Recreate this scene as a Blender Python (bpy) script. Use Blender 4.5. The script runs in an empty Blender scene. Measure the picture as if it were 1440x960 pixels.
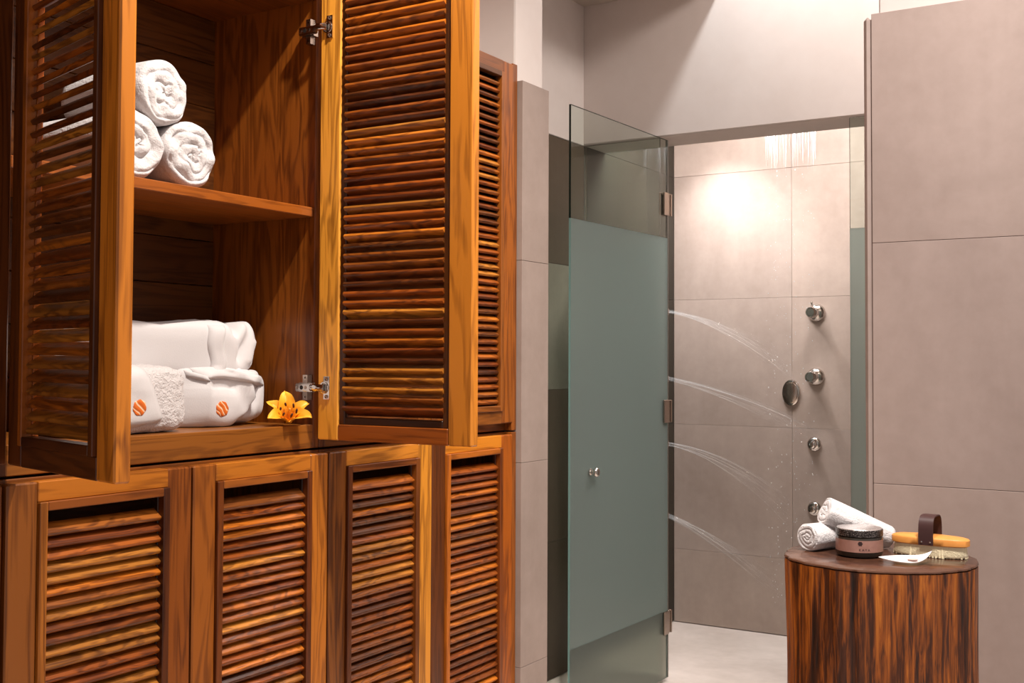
import bpy, bmesh, math, random
from mathutils import Vector, Matrix, noise
from mathutils.bvhtree import BVHTree
PI = math.pi
random.seed(7)
scene = bpy.context.scene
COL = scene.collection

# ------------------------------------------------------------------ camera
cam_data = bpy.data.cameras.new('camera')
cam = bpy.data.objects.new('camera', cam_data)
COL.objects.link(cam)
FPX, PITCH, YAW, ROLL = 1600.0, math.radians(1.7), math.radians(31.5), 0.004
cam_data.sensor_width = 36.0
cam_data.lens = FPX / 1440 * 36
cam_data.shift_y = (508 - FPX * math.tan(PITCH) - 480) / 1440
cam_data.clip_start = 0.02
cam.matrix_world = (Matrix.Translation((0, 0, 1.25)) @ Matrix.Rotation(YAW, 4, 'Z')
                    @ Matrix.Rotation(PI / 2 + PITCH, 4, 'X') @ Matrix.Rotation(ROLL, 4, 'Z'))
scene.camera = cam

# ------------------------------------------------------------------ world, lamps, exposure
world = bpy.data.worlds.new('world')
scene.world = world
world.use_nodes = True
bg = world.node_tree.nodes['Background']
bg.inputs[0].default_value = (1.0, 0.93, 0.90, 1)
bg.inputs[1].default_value = 0.48

def spot(name, loc, aim, power, size, blend, radius, color=(1, .9, .8)):
    l = bpy.data.lights.new(name, 'SPOT')
    l.energy = power; l.spot_size = math.radians(size); l.spot_blend = blend
    l.shadow_soft_size = radius; l.color = color
    o = bpy.data.objects.new(name, l); COL.objects.link(o)
    o.location = loc
    o.rotation_euler = (Vector(aim) - Vector(loc)).to_track_quat('-Z', 'Y').to_euler()
    return o

def area(name, loc, aim, power, sx, sy, color=(1, .92, .86)):
    l = bpy.data.lights.new(name, 'AREA')
    l.energy = power; l.shape = 'RECTANGLE'; l.size = sx; l.size_y = sy; l.color = color
    o = bpy.data.objects.new(name, l); COL.objects.link(o)
    o.location = loc
    o.rotation_euler = (Vector(aim) - Vector(loc)).to_track_quat('-Z', 'Y').to_euler()
    return o

spot('cabinet_downlight', (-0.74, 1.62, 3.2), (-1.72, 1.75, 1.45), 275, 95, .7, .035, (1, .93, .84))
spot('wall_washer', (-1.36, 3.62, 3.2), (-1.30, 4.18, 2.45), 38, 120, .5, .04, (.90, .97, 1))
area('corridor_fill', (-0.35, 3.72, 3.26), (-0.6, 3.75, 0), 40, .5, .5, (1, .93, .88))  # added soft fill for the shaded plaster, not a known lamp
spot('shower_downlight', (-1.98, 4.84, 2.43), (-1.85, 5.03, 0.9), 48, 96, 1.0, .02, (1, 1, 1))
area('shower_fill', (-1.60, 4.56, 2.44), (-1.7, 4.8, 0), 35, .9, .25, (1, .97, .95))  # invented ambient fill for the shower interior, no such fitting known
spot('wall_fill_spot', (0.10, 1.75, 3.25), (-0.15, 2.9, 1.05), 265, 92, .8, .12, (1, .95, .91))  # added spot that brightens the right wall and spares the cabinets
area('room_fill', (0.05, 1.75, 3.25), (-0.05, 1.8, 0.0), 32, .8, .8, (1, .94, .90))  # overall fill added for the room, stands for no real panel

vs = scene.view_settings
vs.view_transform = 'Standard'
try: vs.look = 'None'
except Exception: pass
vs.exposure = 0.0
vs.gamma = 1.0
vs.use_curve_mapping = False

# ------------------------------------------------------------------ helpers
def lin(c):
    return tuple((v / 255 / 12.92) if v / 255 <= .04045 else ((v / 255 + .055) / 1.055) ** 2.4 for v in c)

class NT:
    def __init__(self, name):
        self.m = bpy.data.materials.new(name); self.m.use_nodes = True
        self.t = self.m.node_tree; self.t.nodes.clear()
        self.out = self.n('ShaderNodeOutputMaterial')
    def n(self, kind, **kw):
        nd = self.t.nodes.new(kind)
        for k, v in kw.items():
            if k in ('operation', 'blend_type', 'data_type', 'noise_dimensions', 'feature', 'bands_direction', 'wave_type', 'wave_profile', 'distribution'):
                setattr(nd, k, v)
            else:
                nd.inputs[int(k[1:]) if k[0] == '_' else k.replace('__', ' ')].default_value = v
        return nd
    def l(self, a, b): self.t.links.new(a, b)
    def mix(self, fac, a, b, mode='MIX'):
        nd = self.n('ShaderNodeMix', data_type='RGBA', blend_type=mode)
        for s, v in ((nd.inputs[0], fac), (nd.inputs[6], a), (nd.inputs[7], b)):
            if hasattr(v, 'links'): self.l(v, s)
            else: s.default_value = v if not isinstance(v, tuple) else (*v[:3], 1)
        return nd.outputs[2]
    def math(self, op, a, b=None):
        nd = self.n('ShaderNodeMath', operation=op)
        for s, v in ((nd.inputs[0], a), (nd.inputs[1], b)):
            if v is None: continue
            if hasattr(v, 'links'): self.l(v, s)
            else: s.default_value = v
        return nd.outputs[0]
    def ramp(self, fac, stops):
        nd = self.n('ShaderNodeValToRGB'); e = nd.color_ramp.elements
        while len(e) < len(stops): e.new(.5)
        for q, (p, c) in zip(e, stops):
            q.position = p; q.color = (*c, 1) if len(c) == 3 else c
        self.l(fac, nd.inputs[0]); return nd.outputs[0]
    def objvec(self, scale, rnd=0):
        tc = self.n('ShaderNodeTexCoord'); mp = self.n('ShaderNodeMapping')
        mp.inputs['Scale'].default_value = scale
        v = tc.outputs['Object']
        if rnd:
            oi = self.n('ShaderNodeObjectInfo')
            mul = self.math('MULTIPLY', oi.outputs['Random'], rnd)
            ad = self.n('ShaderNodeVectorMath', operation='ADD')
            self.l(v, ad.inputs[0]); self.l(mul, ad.inputs[1]); v = ad.outputs[0]
        self.l(v, mp.inputs['Vector']); return mp.outputs[0]
    def noise(self, vec, scale, detail=3, rough=.55, dist=0):
        nd = self.n('ShaderNodeTexNoise')
        nd.inputs['Scale'].default_value = scale; nd.inputs['Detail'].default_value = detail
        nd.inputs['Roughness'].default_value = rough; nd.inputs['Distortion'].default_value = dist
        if vec is not None: self.l(vec, nd.inputs['Vector'])
        return nd.outputs['Fac']
    def bump(self, h, strength, dist=.01):
        nd = self.n('ShaderNodeBump'); nd.inputs['Strength'].default_value = strength
        nd.inputs['Distance'].default_value = dist; self.l(h, nd.inputs['Height']); return nd.outputs[0]
    def principled(self, color, rough=.5, normal=None, **kw):
        p = self.n('ShaderNodeBsdfPrincipled')
        if hasattr(color, 'links'): self.l(color, p.inputs['Base Color'])
        else: p.inputs['Base Color'].default_value = (*color, 1)
        if hasattr(rough, 'links'): self.l(rough, p.inputs['Roughness'])
        else: p.inputs['Roughness'].default_value = rough
        if normal is not None: self.l(normal, p.inputs['Normal'])
        for k, v in kw.items(): p.inputs[k.replace('__', ' ')].default_value = v
        return p.outputs[0]
    def done(self, sh):
        self.l(sh, self.out.inputs[0]); return self.m

def mat_wood(name, axis, gloss=.36, contrast=1.0, A=1.5, B=15.0):
    """grain runs along the local axis; the tone of every piece is its object colour"""
    t = NT(name)
    v = t.objvec(tuple(A if k == axis else B for k in range(3)), 31)
    f = t.objvec(tuple(5 if k == axis else 190 for k in range(3)), 13)
    n1 = t.noise(v, 1.0, 3, .5, .6)
    rings = t.math('SINE', t.math('MULTIPLY', n1, 46))
    rings = t.math('MULTIPLY_ADD', rings, .5); t.t.nodes[-1].inputs[2].default_value = .5
    fib = t.noise(f, 1.0, 3, .6)
    patch = t.noise(v, .45, 2, .5)
    g = t.math('ADD', t.math('MULTIPLY', rings, .46), t.math('MULTIPLY', fib, .75))
    g = t.math('ADD', g, t.math('MULTIPLY', patch, .55))
    oi = t.n('ShaderNodeObjectInfo')
    k = .55 * contrast
    fac = t.ramp(g, [(.42, (1 - k * 1.25,) * 3), (.72, (1 - k * .55,) * 3), (.98, (1.0,) * 3)])
    tone = t.mix(1.0, oi.outputs['Color'], (.96, .84, .42), 'MULTIPLY')
    dark = t.mix(1.0, tone, (.20, .125, .08), 'MULTIPLY')
    col = t.mix(fac, dark, tone)
    rg = t.math('MULTIPLY_ADD', fib, .18); t.t.nodes[-1].inputs[2].default_value = gloss - .09
    return t.done(t.principled(col, rg, t.bump(g, .12, .002), Specular__IOR__Level=.42))

def mat_plaster(name, c1, c2, rough=.75, scale=2.2, bump=.08, streak=0, spec=.25):
    t = NT(name)
    v = t.objvec((1, 1, 1), 7)
    n1 = t.noise(v, scale, 5, .62, .4)
    n2 = t.noise(v, scale * 9, 4, .6)
    n3 = t.noise(v, 160, 2, .5)
    m = t.math('ADD', t.math('MULTIPLY', n1, .75), t.math('MULTIPLY', n2, .25))
    if streak:
        sv = t.objvec((7, 7, .5), 3)
        m = t.math('ADD', t.math('MULTIPLY', m, 1 - streak), t.math('MULTIPLY', t.noise(sv, 1, 4, .6), streak))
    col = t.ramp(m, [(.33, lin(c1)), (.67, lin(c2))])
    return t.done(t.principled(col, rough, t.bump(t.math('ADD', n2, t.math('MULTIPLY', n3, .5)), bump, .004), Specular__IOR__Level=spec))

def mat_tile(name, rough=.6):
    """concrete-look tile, tone from the object colour"""
    t = NT(name)
    v = t.objvec((1, 1, 1), 17)
    n1 = t.noise(v, 2.4, 6, .65, .5); n2 = t.noise(v, 26, 4, .6); n3 = t.noise(t.objvec((9, 9, 1.1), 5), 1, 4, .6)
    m = t.math('ADD', t.math('MULTIPLY', n1, .5), t.math('ADD', t.math('MULTIPLY', n2, .22), t.math('MULTIPLY', n3, .28)))
    oi = t.n('ShaderNodeObjectInfo')
    lo = t.mix(1.0, oi.outputs['Color'], (.80, .78, .76), 'MULTIPLY')
    hi = t.mix(1.0, oi.outputs['Color'], (1.1, 1.1, 1.1), 'MULTIPLY')
    col = t.mix(t.ramp(m, [(.32, (0, 0, 0)), (.68, (1, 1, 1))]), lo, hi)
    return t.done(t.principled(col, rough, t.bump(n2, .06, .003), Specular__IOR__Level=.3))

def mat_plain(name, c, rough=.5, **kw):
    t = NT(name); return t.done(t.principled(lin(c), rough, **kw))

def mat_terry(name, c, scale, strength, fine=500):
    t = NT(name)
    v = t.objvec((1, 1, 1), 3)
    n = t.noise(v, scale, 3, .6, .3); n2 = t.noise(v, fine, 2, .5)
    h = t.math('ADD', n, t.math('MULTIPLY', n2, .4))
    return t.done(t.principled(lin(c), .95, t.bump(h, strength, .006), Specular__IOR__Level=.1, Sheen__Weight=.25))

def mat_glass(name):
    t = NT(name)
    fr = t.n('ShaderNodeFresnel'); fr.inputs['IOR'].default_value = 1.5
    tr = t.n('ShaderNodeBsdfTransparent'); tr.inputs[0].default_value = (.90, .945, .92, 1)
    gl = t.n('ShaderNodeBsdfGlossy'); gl.inputs['Roughness'].default_value = .02
    mx = t.n('ShaderNodeMixShader')
    ge = t.n('ShaderNodeNewGeometry')
    fac = t.math('MULTIPLY', fr.outputs[0], t.math('SUBTRACT', 1.0, ge.outputs['Backfacing']))
    t.l(fac, mx.inputs[0]); t.l(tr.outputs[0], mx.inputs[1]); t.l(gl.outputs[0], mx.inputs[2])
    return t.done(mx.outputs[0])

def mat_frost(name, etched=False):
    t = NT(name)
    tl = t.n('ShaderNodeBsdfTranslucent'); tl.inputs[0].default_value = (.47, .54, .52, 1)
    df = t.n('ShaderNodeBsdfDiffuse'); df.inputs[0].default_value = (.34, .40, .38, 1)
    rf = t.n('ShaderNodeBsdfRefraction'); rf.inputs[0].default_value = (.76, .83, .80, 1)
    rf.inputs['Roughness'].default_value = .55; rf.inputs['IOR'].default_value = 1.12
    gl = t.n('ShaderNodeBsdfGlossy'); gl.inputs['Roughness'].default_value = .4; gl.inputs[0].default_value = (.8, .85, .84, 1)
    a = t.n('ShaderNodeMixShader'); a.inputs[0].default_value = .55
    t.l(tl.outputs[0], a.inputs[1]); t.l(df.outputs[0], a.inputs[2])
    b = t.n('ShaderNodeMixShader'); b.inputs[0].default_value = .58
    t.l(a.outputs[0], b.inputs[1]); t.l(rf.outputs[0], b.inputs[2])
    if etched:
        rf.inputs[0].default_value = (.66, .66, .60, 1); rf.inputs['Roughness'].default_value = .35; b.inputs[0].default_value = .80
    c = t.n('ShaderNodeMixShader'); c.inputs[0].default_value = .05
    t.l(b.outputs[0], c.inputs[1]); t.l(gl.outputs[0], c.inputs[2])
    return t.done(c.outputs[0])

def mat_water(name, alpha=.45):
    t = NT(name)
    tr = t.n('ShaderNodeBsdfTransparent')
    p = t.principled((.9, .93, .95), .08, Specular__IOR__Level=.8)
    mx = t.n('ShaderNodeMixShader'); mx.inputs[0].default_value = alpha
    t.l(tr.outputs[0], mx.inputs[1]); t.l(p, mx.inputs[2])
    return t.done(mx.outputs[0])

M = {}
for ax, nm in enumerate('xyz'):
    M['wood_' + nm] = mat_wood('wood_grain_' + nm, ax, .36, 1.22, 1.7, 16.0)
M['wood_slat'] = mat_wood('wood_slat', 1, .34, 1.55, 5.0, 24.0)
M['cream'] = mat_plaster('cream_plaster', (200, 187, 180), (209, 198, 192), .8, 1.6, .05)
M['ceiling'] = mat_plaster('ceiling_plaster', (190, 176, 165), (198, 184, 173), .85, 1.6, .04)
M['tile'] = mat_tile('concrete_tile')
M['grout'] = mat_plain('tile_grout', (144, 128, 119), .9)
M['floor'] = mat_plaster('pale_stone_floor', (196, 180, 166), (226, 214, 204), .45, 1.6, .04)
M['terry'] = mat_terry('white_terry', (206, 200, 199), 130, .5)
M['terry_loop'] = mat_terry('white_loop_terry', (206, 198, 196), 85, .9, 300)
M['cotton'] = mat_terry('white_cotton', (206, 200, 199), 420, .12, 900)
M['chrome'] = mat_plain('chrome', (205, 198, 192), .12, Metallic=1.0)
M['nickel'] = mat_plain('brushed_nickel', (176, 160, 148), .25, Metallic=1.0)
M['dark_metal'] = mat_plain('dark_recess', (40, 32, 28), .5, Metallic=.3)
M['glass'] = mat_glass('clear_glass')
M['glass_edge'] = mat_plain('glass_edge', (16, 34, 26), .15)
M['frost'] = mat_frost('frosted_glass')
M['etched'] = mat_frost('etched_glass', True)
M['frost_edge'] = mat_plain('frosted_edge', (112, 142, 136), .3)
M['water'] = mat_water('water_stream', .13)
M['water_fine'] = mat_water('water_spray', .07)

# ------------------------------------------------------------------ mesh building
def link(o, parent=None):
    COL.objects.link(o)
    if parent is not None: o.parent = parent
    return o

def mesh_obj(name, me, mats, parent=None, loc=(0, 0, 0), rot=None, color=None):
    o = bpy.data.objects.new(name, me)
    if mats and not me.materials:
        for m in (mats if isinstance(mats, (list, tuple)) else [mats]): me.materials.append(m)
    o.location = loc
    if rot is not None: o.rotation_euler = rot
    if color is not None: o.color = (*lin(color), 1)
    return link(o, parent)

def thing(name, label, cat, loc=(0, 0, 0), rotz=0, group=None):
    o = bpy.data.objects.new(name, None); COL.objects.link(o)
    o.empty_display_size = .05
    o.location = loc; o.rotation_euler = (0, 0, rotz)
    return tag(o, label, cat, group)

def tag(o, label, cat, group=None):
    o['label'] = label; o['category'] = cat
    if group: o['group'] = group
    return o

def finish(bm, name, smooth=False, flat_angle=None):
    bmesh.ops.recalc_face_normals(bm, faces=bm.faces)
    me = bpy.data.meshes.new(name); bm.to_mesh(me); bm.free()
    if smooth:
        for p in me.polygons: p.use_smooth = True
        if flat_angle is not None:
            me.set_sharp_from_angle(angle=flat_angle)
    return me

CB = {}
def cbox_mesh(sx, sy, sz, b, mat):
    """box with chamfered edges (44 triangles), shared between alike pieces"""
    key = (round(sx, 5), round(sy, 5), round(sz, 5), b, mat.name)
    if key in CB: return CB[key]
    h = (sx / 2, sy / 2, sz / 2); b = min(b, min(h) * .9)
    bm = bmesh.new(); vs_ = {}
    for i in (-1, 1):
        for j in (-1, 1):
            for k in (-1, 1):
                for a in range(3):
                    c = [i * (h[0] - b), j * (h[1] - b), k * (h[2] - b)]
                    c[a] = (i, j, k)[a] * h[a]
                    vs_[(i, j, k, a)] = bm.verts.new(c)
    S = (-1, 1)
    for a in range(3):
        u, w = [(1, 2), (0, 2), (0, 1)][a]
        for s in S:
            q = []
            for (p, r) in ((-1, -1), (1, -1), (1, 1), (-1, 1)):
                k = [0, 0, 0]; k[a] = s; k[u] = p; k[w] = r
                q.append(vs_[(*k, a)])
            bm.faces.new(q)
    for a in range(3):
        u, w = [(1, 2), (0, 2), (0, 1)][a]
        for p in S:
            for r in S:
                k0 = [0, 0, 0]; k0[a] = -1; k0[u] = p; k0[w] = r
                k1 = list(k0); k1[a] = 1
                bm.faces.new([vs_[(*k0, u)], vs_[(*k1, u)], vs_[(*k1, w)], vs_[(*k0, w)]])
    for i in S:
        for j in S:
            for k in S: bm.faces.new([vs_[(i, j, k, a)] for a in range(3)])
    me = finish(bm, 'board'); me.materials.append(mat); CB[key] = me
    return me

def board(name, parent, lo, hi, mat, color=None, b=.0015, rot=None):
    lo, hi = Vector(lo), Vector(hi); s = hi - lo
    me = cbox_mesh(s.x, s.y, s.z, b, mat)
    return mesh_obj(name, me, None, parent, (lo + hi) / 2, rot, color)

def wood_piece(name, parent, lo, hi, color, axis=None, b=.0015):
    s = [hi[k] - lo[k] for k in range(3)]
    if axis is None: axis = max(range(3), key=lambda k: s[k])
    return board(name, parent, lo, hi, M['wood_' + 'xyz'[axis]], color, b)

def jit(c, a=12):
    d = random.uniform(-a, a)
    return tuple(max(4, min(255, v + d * (1 if i == 0 else .8 if i == 1 else .5))) for i, v in enumerate(c))

def loft(bm, rings, cap0=True, cap1=True, closed=True):
    vr = [[bm.verts.new(p) for p in r] for r in rings]
    n = len(rings[0])
    for a, b in zip(vr, vr[1:]):
        for i in range(n if closed else n - 1):
            j = (i + 1) % n
            bm.faces.new([a[i], a[j], b[j], b[i]])
    for flag, r in ((cap0, vr[0]), (cap1, vr[-1])):
        if flag:
            c = Vector((0, 0, 0))
            for v in r: c += v.co
            cv = bm.verts.new(c / n)
            for i in range(n): bm.faces.new([r[i], r[(i + 1) % n], cv])
    return vr

def lathe(bm, prof, n=32, axis='Z', c=(0, 0, 0), sx=1, sy=1):
    """prof: (radius, height) list; axis Z, X or Y"""
    rings = []
    for r, h in prof:
        ring = []
        for i in range(n):
            t = 2 * PI * i / n; u, v = r * math.cos(t) * sx, r * math.sin(t) * sy
            p = (u, v, h) if axis == 'Z' else (h, u, v) if axis == 'X' else (u, h, v)
            ring.append(Vector(p) + Vector(c))
        rings.append(ring)
    return loft(bm, rings)

def tube(bm, pts, radii, n=8, squash=None):
    pts = [Vector(p) for p in pts]
    if not isinstance(radii, (list, tuple)): radii = [radii] * len(pts)
    rings = []; up = Vector((0, 0, 1))
    for i, p in enumerate(pts):
        d = (pts[min(i + 1, len(pts) - 1)] - pts[max(i - 1, 0)]).normalized()
        s = d.cross(up)
        if s.length < 1e-3: s = d.cross(Vector((1, 0, 0)))
        s.normalize(); w = s.cross(d).normalized()
        a, b = (1, 1) if squash is None else squash
        rings.append([p + s * math.cos(2 * PI * k / n) * radii[i] * a + w * math.sin(2 * PI * k / n) * radii[i] * b for k in range(n)])
    loft(bm, rings)

def box_bm(bm, lo, hi):
    m = Matrix.Translation((Vector(lo) + Vector(hi)) / 2) @ Matrix.Diagonal((*(Vector(hi) - Vector(lo)), 1))
    bmesh.ops.create_cube(bm, size=1, matrix=m)

def struct(name, lo, hi, mat, color=None, b=.002):
    o = board(name, None, lo, hi, mat, color, b); o['kind'] = 'structure'; return o

# ------------------------------------------------------------------ room shell
struct('floor', (-2.5, -1.6, -.08), (1.9, 4.12, 0), M['floor'])
sf = struct('floor_shower', (-2.4, 4.12, -.10), (.2, 5.25, -.002), mat_plaster('shower_floor_stone', (178, 164, 155), (208, 195, 187), .5, 1.6, .04))
struct('ceiling_low', (-2.5, -1.6, 2.735), (-1.6, 4.183, 2.80), M['ceiling'])
struct('trim_1', (-1.66, -1.6, 2.80), (-1.6, 4.183, 3.30), M['ceiling'])
struct('ceiling_high', (-1.66, -1.6, 3.30), (1.9, 4.5, 3.36), M['ceiling'])
struct('ceiling_shower', (-2.3, 4.39, 2.46), (.2, 5.2, 2.50), M['ceiling'])
struct('wall_niche', (-2.5, -1.6, 0), (-2.14, 2.885, 2.735), M['cream'])
struct('wall_left_upper', (-2.5, 2.885, 2.08), (-1.762, 3.052, 2.735), M['cream'], b=.004)
struct('wall_left_far_upper', (-2.5, 3.052, 2.15), (-2.215, 4.183, 2.735), M['cream'])
struct('wall_lintel', (-2.5, 4.183, 2.152), (.2, 4.39, 3.30), M['cream'], b=.006)
struct('wall_right_upper', (-.705, 2.925, 2.128), (1.9, 3.12, 3.30), M['cream'], b=.004)

PINK = (159, 141, 133)
GREY = (172, 155, 145)
def tiled(name, core_lo, core_hi, tiles):
    o = struct(name, core_lo, core_hi, M['grout'])
    c = (Vector(core_lo) + Vector(core_hi)) / 2
    for lo, hi, col in tiles:
        board('tile', o, Vector(lo) - c, Vector(hi) - c, M['tile'], col, .0008)
    return o

g = .0005
rows = [(.003, .35), (.35, .95), (.95, 1.55), (1.55, 2.10)]
# pillar beside the cabinets
tl = [((-1.76, 2.887, a + g), (-1.735, 3.045, (b if b < 2 else 2.088) - g), (148, 131, 122)) for a, b in rows]
tl += [((-2.2, 3.045, a + g), (-1.74, 3.052, (b if b < 2 else 2.085) - g), (148, 131, 122)) for a, b in rows]
tiled('wall_left', (-2.5, 2.885, 0), (-1.758, 3.046, 2.083), tl)
# far left wall running into the shower
tl = []
for y0, y1 in ((3.06, 3.62), (3.62, 4.22), (4.22, 4.82), (4.82, 5.13)):
    for a, b in ((.003, .54), (.54, 1.14), (1.14, 1.64), (1.64, 2.15)):
        if y0 > 4.1: a, b = [(0.003, .35), (.35, .95), (.95, 1.55), (1.55, 2.15)][[.003, .54, 1.14, 1.64].index(a)]
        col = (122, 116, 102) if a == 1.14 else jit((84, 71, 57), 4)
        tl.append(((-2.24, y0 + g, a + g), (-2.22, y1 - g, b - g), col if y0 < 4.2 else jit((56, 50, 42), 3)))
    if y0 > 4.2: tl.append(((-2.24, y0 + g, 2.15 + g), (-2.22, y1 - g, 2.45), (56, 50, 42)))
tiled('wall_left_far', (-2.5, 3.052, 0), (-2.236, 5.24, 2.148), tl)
struct('wall_left_shower_top', (-2.5, 4.39, 2.148), (-2.236, 5.24, 2.46), M['grout'])
# shower back wall
tl = []
for x0, x1 in ((-2.22, -1.635), (-1.635, -1.035), (-1.035, -.435), (-.435, .1)):
    for a, b in ((.001, .35), (.35, .95), (.95, 1.55), (1.55, 2.15), (2.15, 2.458)):
        tl.append(((x0 + g, 5.132, a + g), (x1 - g, 5.15, b - g), jit(GREY, 4)))
tiled('wall_back', (-2.24, 5.146, 0), (.2, 5.24, 2.46), tl)
struct('wall_shower_side', (.1, 4.39, 0), (.2, 5.146, 2.46), M['grout'])
# right-hand wall in front of the shower
tl = []
for x0, x1 in ((-.718, .48), (.48, 1.68), (1.68, 1.9)):
    for a, b in rows:
        tl.append(((x0 + g, 2.9, a + g), (x1 - g, 2.93, (b if b < 2 else 2.13) - g), jit(PINK, 2)))
wr = tiled('wall_right', (-.726, 2.927, 0), (1.9, 3.12, 2.126), tl)
board('corner_strip', wr, Vector((-.738, 2.899, .002)) - Vector((.587, 3.0235, 1.063)), Vector((-.719, 3.12, 2.124)) - Vector((.587, 3.0235, 1.063)), M['tile'], PINK, .009)
struct('wall_front_shower', (-.55, 4.183, 0), (.2, 4.39, 2.152), M['grout'])

# ------------------------------------------------------------------ louvred cabinets
DT = .026               # door thickness
SL_P, SL_W, SL_T, SL_A = .0215, .030, .0096, math.radians(35)
SLAT = {}
def slat_mesh(L):
    k = round(L, 4)
    if k in SLAT: return SLAT[k]
    pts = []
    hw, ht, r = SL_W / 2, SL_T / 2, .0024
    for cx, cz, a0 in ((hw - r, ht - r, 0), (-hw + r, ht - r, PI / 2), (-hw + r, -ht + r, PI), (hw - r, -ht + r, 1.5 * PI)):
        for i in range(3):
            a = a0 + PI / 4 * i; pts.append((cx + r * math.cos(a), cz + r * math.sin(a)))
    c, s = math.cos(-SL_A), math.sin(-SL_A)
    pts = [(x * c - z * s, x * s + z * c) for x, z in pts]
    bm = bmesh.new()
    rings = [[Vector((x, y, z)) for x, z in pts] for y in (-L / 2, L / 2)]
    vr = [[bm.verts.new(p) for p in rg] for rg in rings]
    n = len(pts)
    for i in range(n): bm.faces.new([vr[0][i], vr[0][(i + 1) % n], vr[1][(i + 1) % n], vr[1][i]])
    bm.faces.new(vr[0]); bm.faces.new(vr[1][::-1])
    me = finish(bm, 'slat', True, math.radians(50)); me.materials.append(M['wood_slat'])
    SLAT[k] = me
    return me

SLAT_COL = [(196, 116, 46), (170, 92, 34), (150, 80, 32), (205, 136, 66), (132, 68, 30), (172, 92, 38), (104, 56, 28), (186, 122, 62), (206, 120, 44), (140, 72, 30), (120, 66, 34), (160, 92, 42)]

def door(cab, s, pivot, ang, z0, z1, w, cols, dark=0, seed=0):
    """louvred door: local origin at the hinge edge, leaf along s*Y, outer face at x=0"""
    rnd = random.Random(seed)
    H = z1 - z0
    d = bpy.data.objects.new('door', None); d.empty_display_size = .05
    link(d, cab); d.location = (*pivot, z0); d.rotation_euler = (0, 0, ang)
    ST, RL, MO = .061, .036, .016
    def box(nm, y0, y1, za, zb, xa, xb, col, axis, b=.0015):
        a, c = sorted((s * y0, s * y1))
        return wood_piece(nm, d, (xa, a, za), (xb, c, zb), col, axis, b)
    box('stile', 0, ST, 0, H, -DT, 0, cols['hinge'], 2, .003)
    box('stile', w - ST, w, 0, H, -DT, 0, cols['free'], 2, .003)
    box('rail', ST, w - ST, H - RL, H, -DT, 0, cols['top'], 1)
    box('rail', ST, w - ST, 0, RL, -DT, 0, cols['bottom'], 1)
    mc = cols['mould']
    # proud moulding round the louvres, outer face, and a recessed bead on the inner face
    for xa, xb, k in ((-.011, .007, 0), (-DT + .004, -.0112, 1)):
        mcs = [jit(c, 8) for c in mc] if k == 0 else [tuple(min(255, v * cols.get('bead', .6)) for v in c) for c in mc]
        box('moulding', ST, ST + MO, RL, H - RL, xa, xb, mcs[0], 2)
        box('moulding', w - ST - MO, w - ST, RL, H - RL, xa, xb, mcs[1], 2)
        box('moulding', ST + MO, w - ST - MO, H - RL - MO, H - RL, xa, xb, mcs[2], 1)
        box('moulding', ST + MO, w - ST - MO, RL, RL + MO, xa, xb, mcs[3], 1)
    L = w - 2 * (ST + MO) + .006
    me = slat_mesh(L)
    zz = RL + MO + .016
    top = H - RL - MO - (.022 if z0 < 1 else .010)
    n = int((top - zz) / SL_P)
    for i in range(n + 1):
        c = tuple(v * .9 for v in jit(rnd.choice(SLAT_COL), 16))
        if dark: c = tuple(v * (1 - dark) for v in c)
        o = mesh_obj('slat', me, None, d, (-DT / 2 - .0015, s * w / 2, zz + i * SL_P + rnd.uniform(-.0007, .0007)),
                     (rnd.uniform(-.005, .005), rnd.uniform(-.08, .08), 0), c)
    return d

def carcass(cab, y0, y1, z0, z1, shelf=None, deck=.055, right_post=False, boards=False, top=.04):
    XF, XB = -1.777, -2.125
    wd = (122, 70, 32)
    wood_piece('side_panel', cab, (XB, y0, z0), (XF, y0 + .02, z1), (112, 62, 28), 2)
    wood_piece('side_panel', cab, (XB, y1 - .02 - (.005 if right_post else 0), z0), (XF if not right_post else -1.752, y1, z1), (140, 80, 34), 2)
    wood_piece('top_panel', cab, (XB, y0 + .02, z1 - top), (XF, y1 - .02, z1), (120, 68, 30), 1)
    wood_piece('deck', cab, (XB, y0 + .02, z0), (XF, y1 - .02, z0 + deck), (142, 88, 42), 1)
    if boards:
        n = 9; a, b = z0 + deck, z1 - top
        for i in range(n):
            wood_piece('back_board', cab, (XB, y0 + .02, a + (b - a) * i / n + .0008), (-2.108 + random.uniform(-.0015, .0015), y1 - .02, a + (b - a) * (i + 1) / n - .0008),
                       jit((92, 54, 28), 16), 1)
    else:
        wood_piece('back_panel', cab, (XB, y0 + .02, z0 + deck), (-2.108, y1 - .02, z1 - top), (90, 50, 25), 1)
    if shelf:
        wood_piece('shelf', cab, (-2.106, y0 + .021, shelf - .022), (-1.78, y1 - .021, shelf), (150, 84, 36), 1)

def cabinet(label, y0, y1, z0, z1, **kw):
    c = thing('louvred_cabinet', label, 'cabinet', (0, 0, 0), 0, 'louvred wooden cabinets along the left wall')
    carcass(c, y0, y1, z0, z1, **kw)
    return c

def dc(hinge, free, top, bottom, mould):
    return dict(hinge=hinge, free=free, top=top, bottom=bottom, mould=mould)
BR, DK, YL, OR = (132, 76, 34), (82, 42, 19), (205, 140, 66), (176, 104, 40)
W = .418
U0, U1, U2 = (.345, 1.205), (1.207, 2.037), (2.039, 2.885)
ZU, ZL = (1.047, 2.135), (0.06, 1.042)
DU, DL = (1.070, 2.130), (.085, 1.036)
DU1 = (1.070, 2.162)

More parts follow.
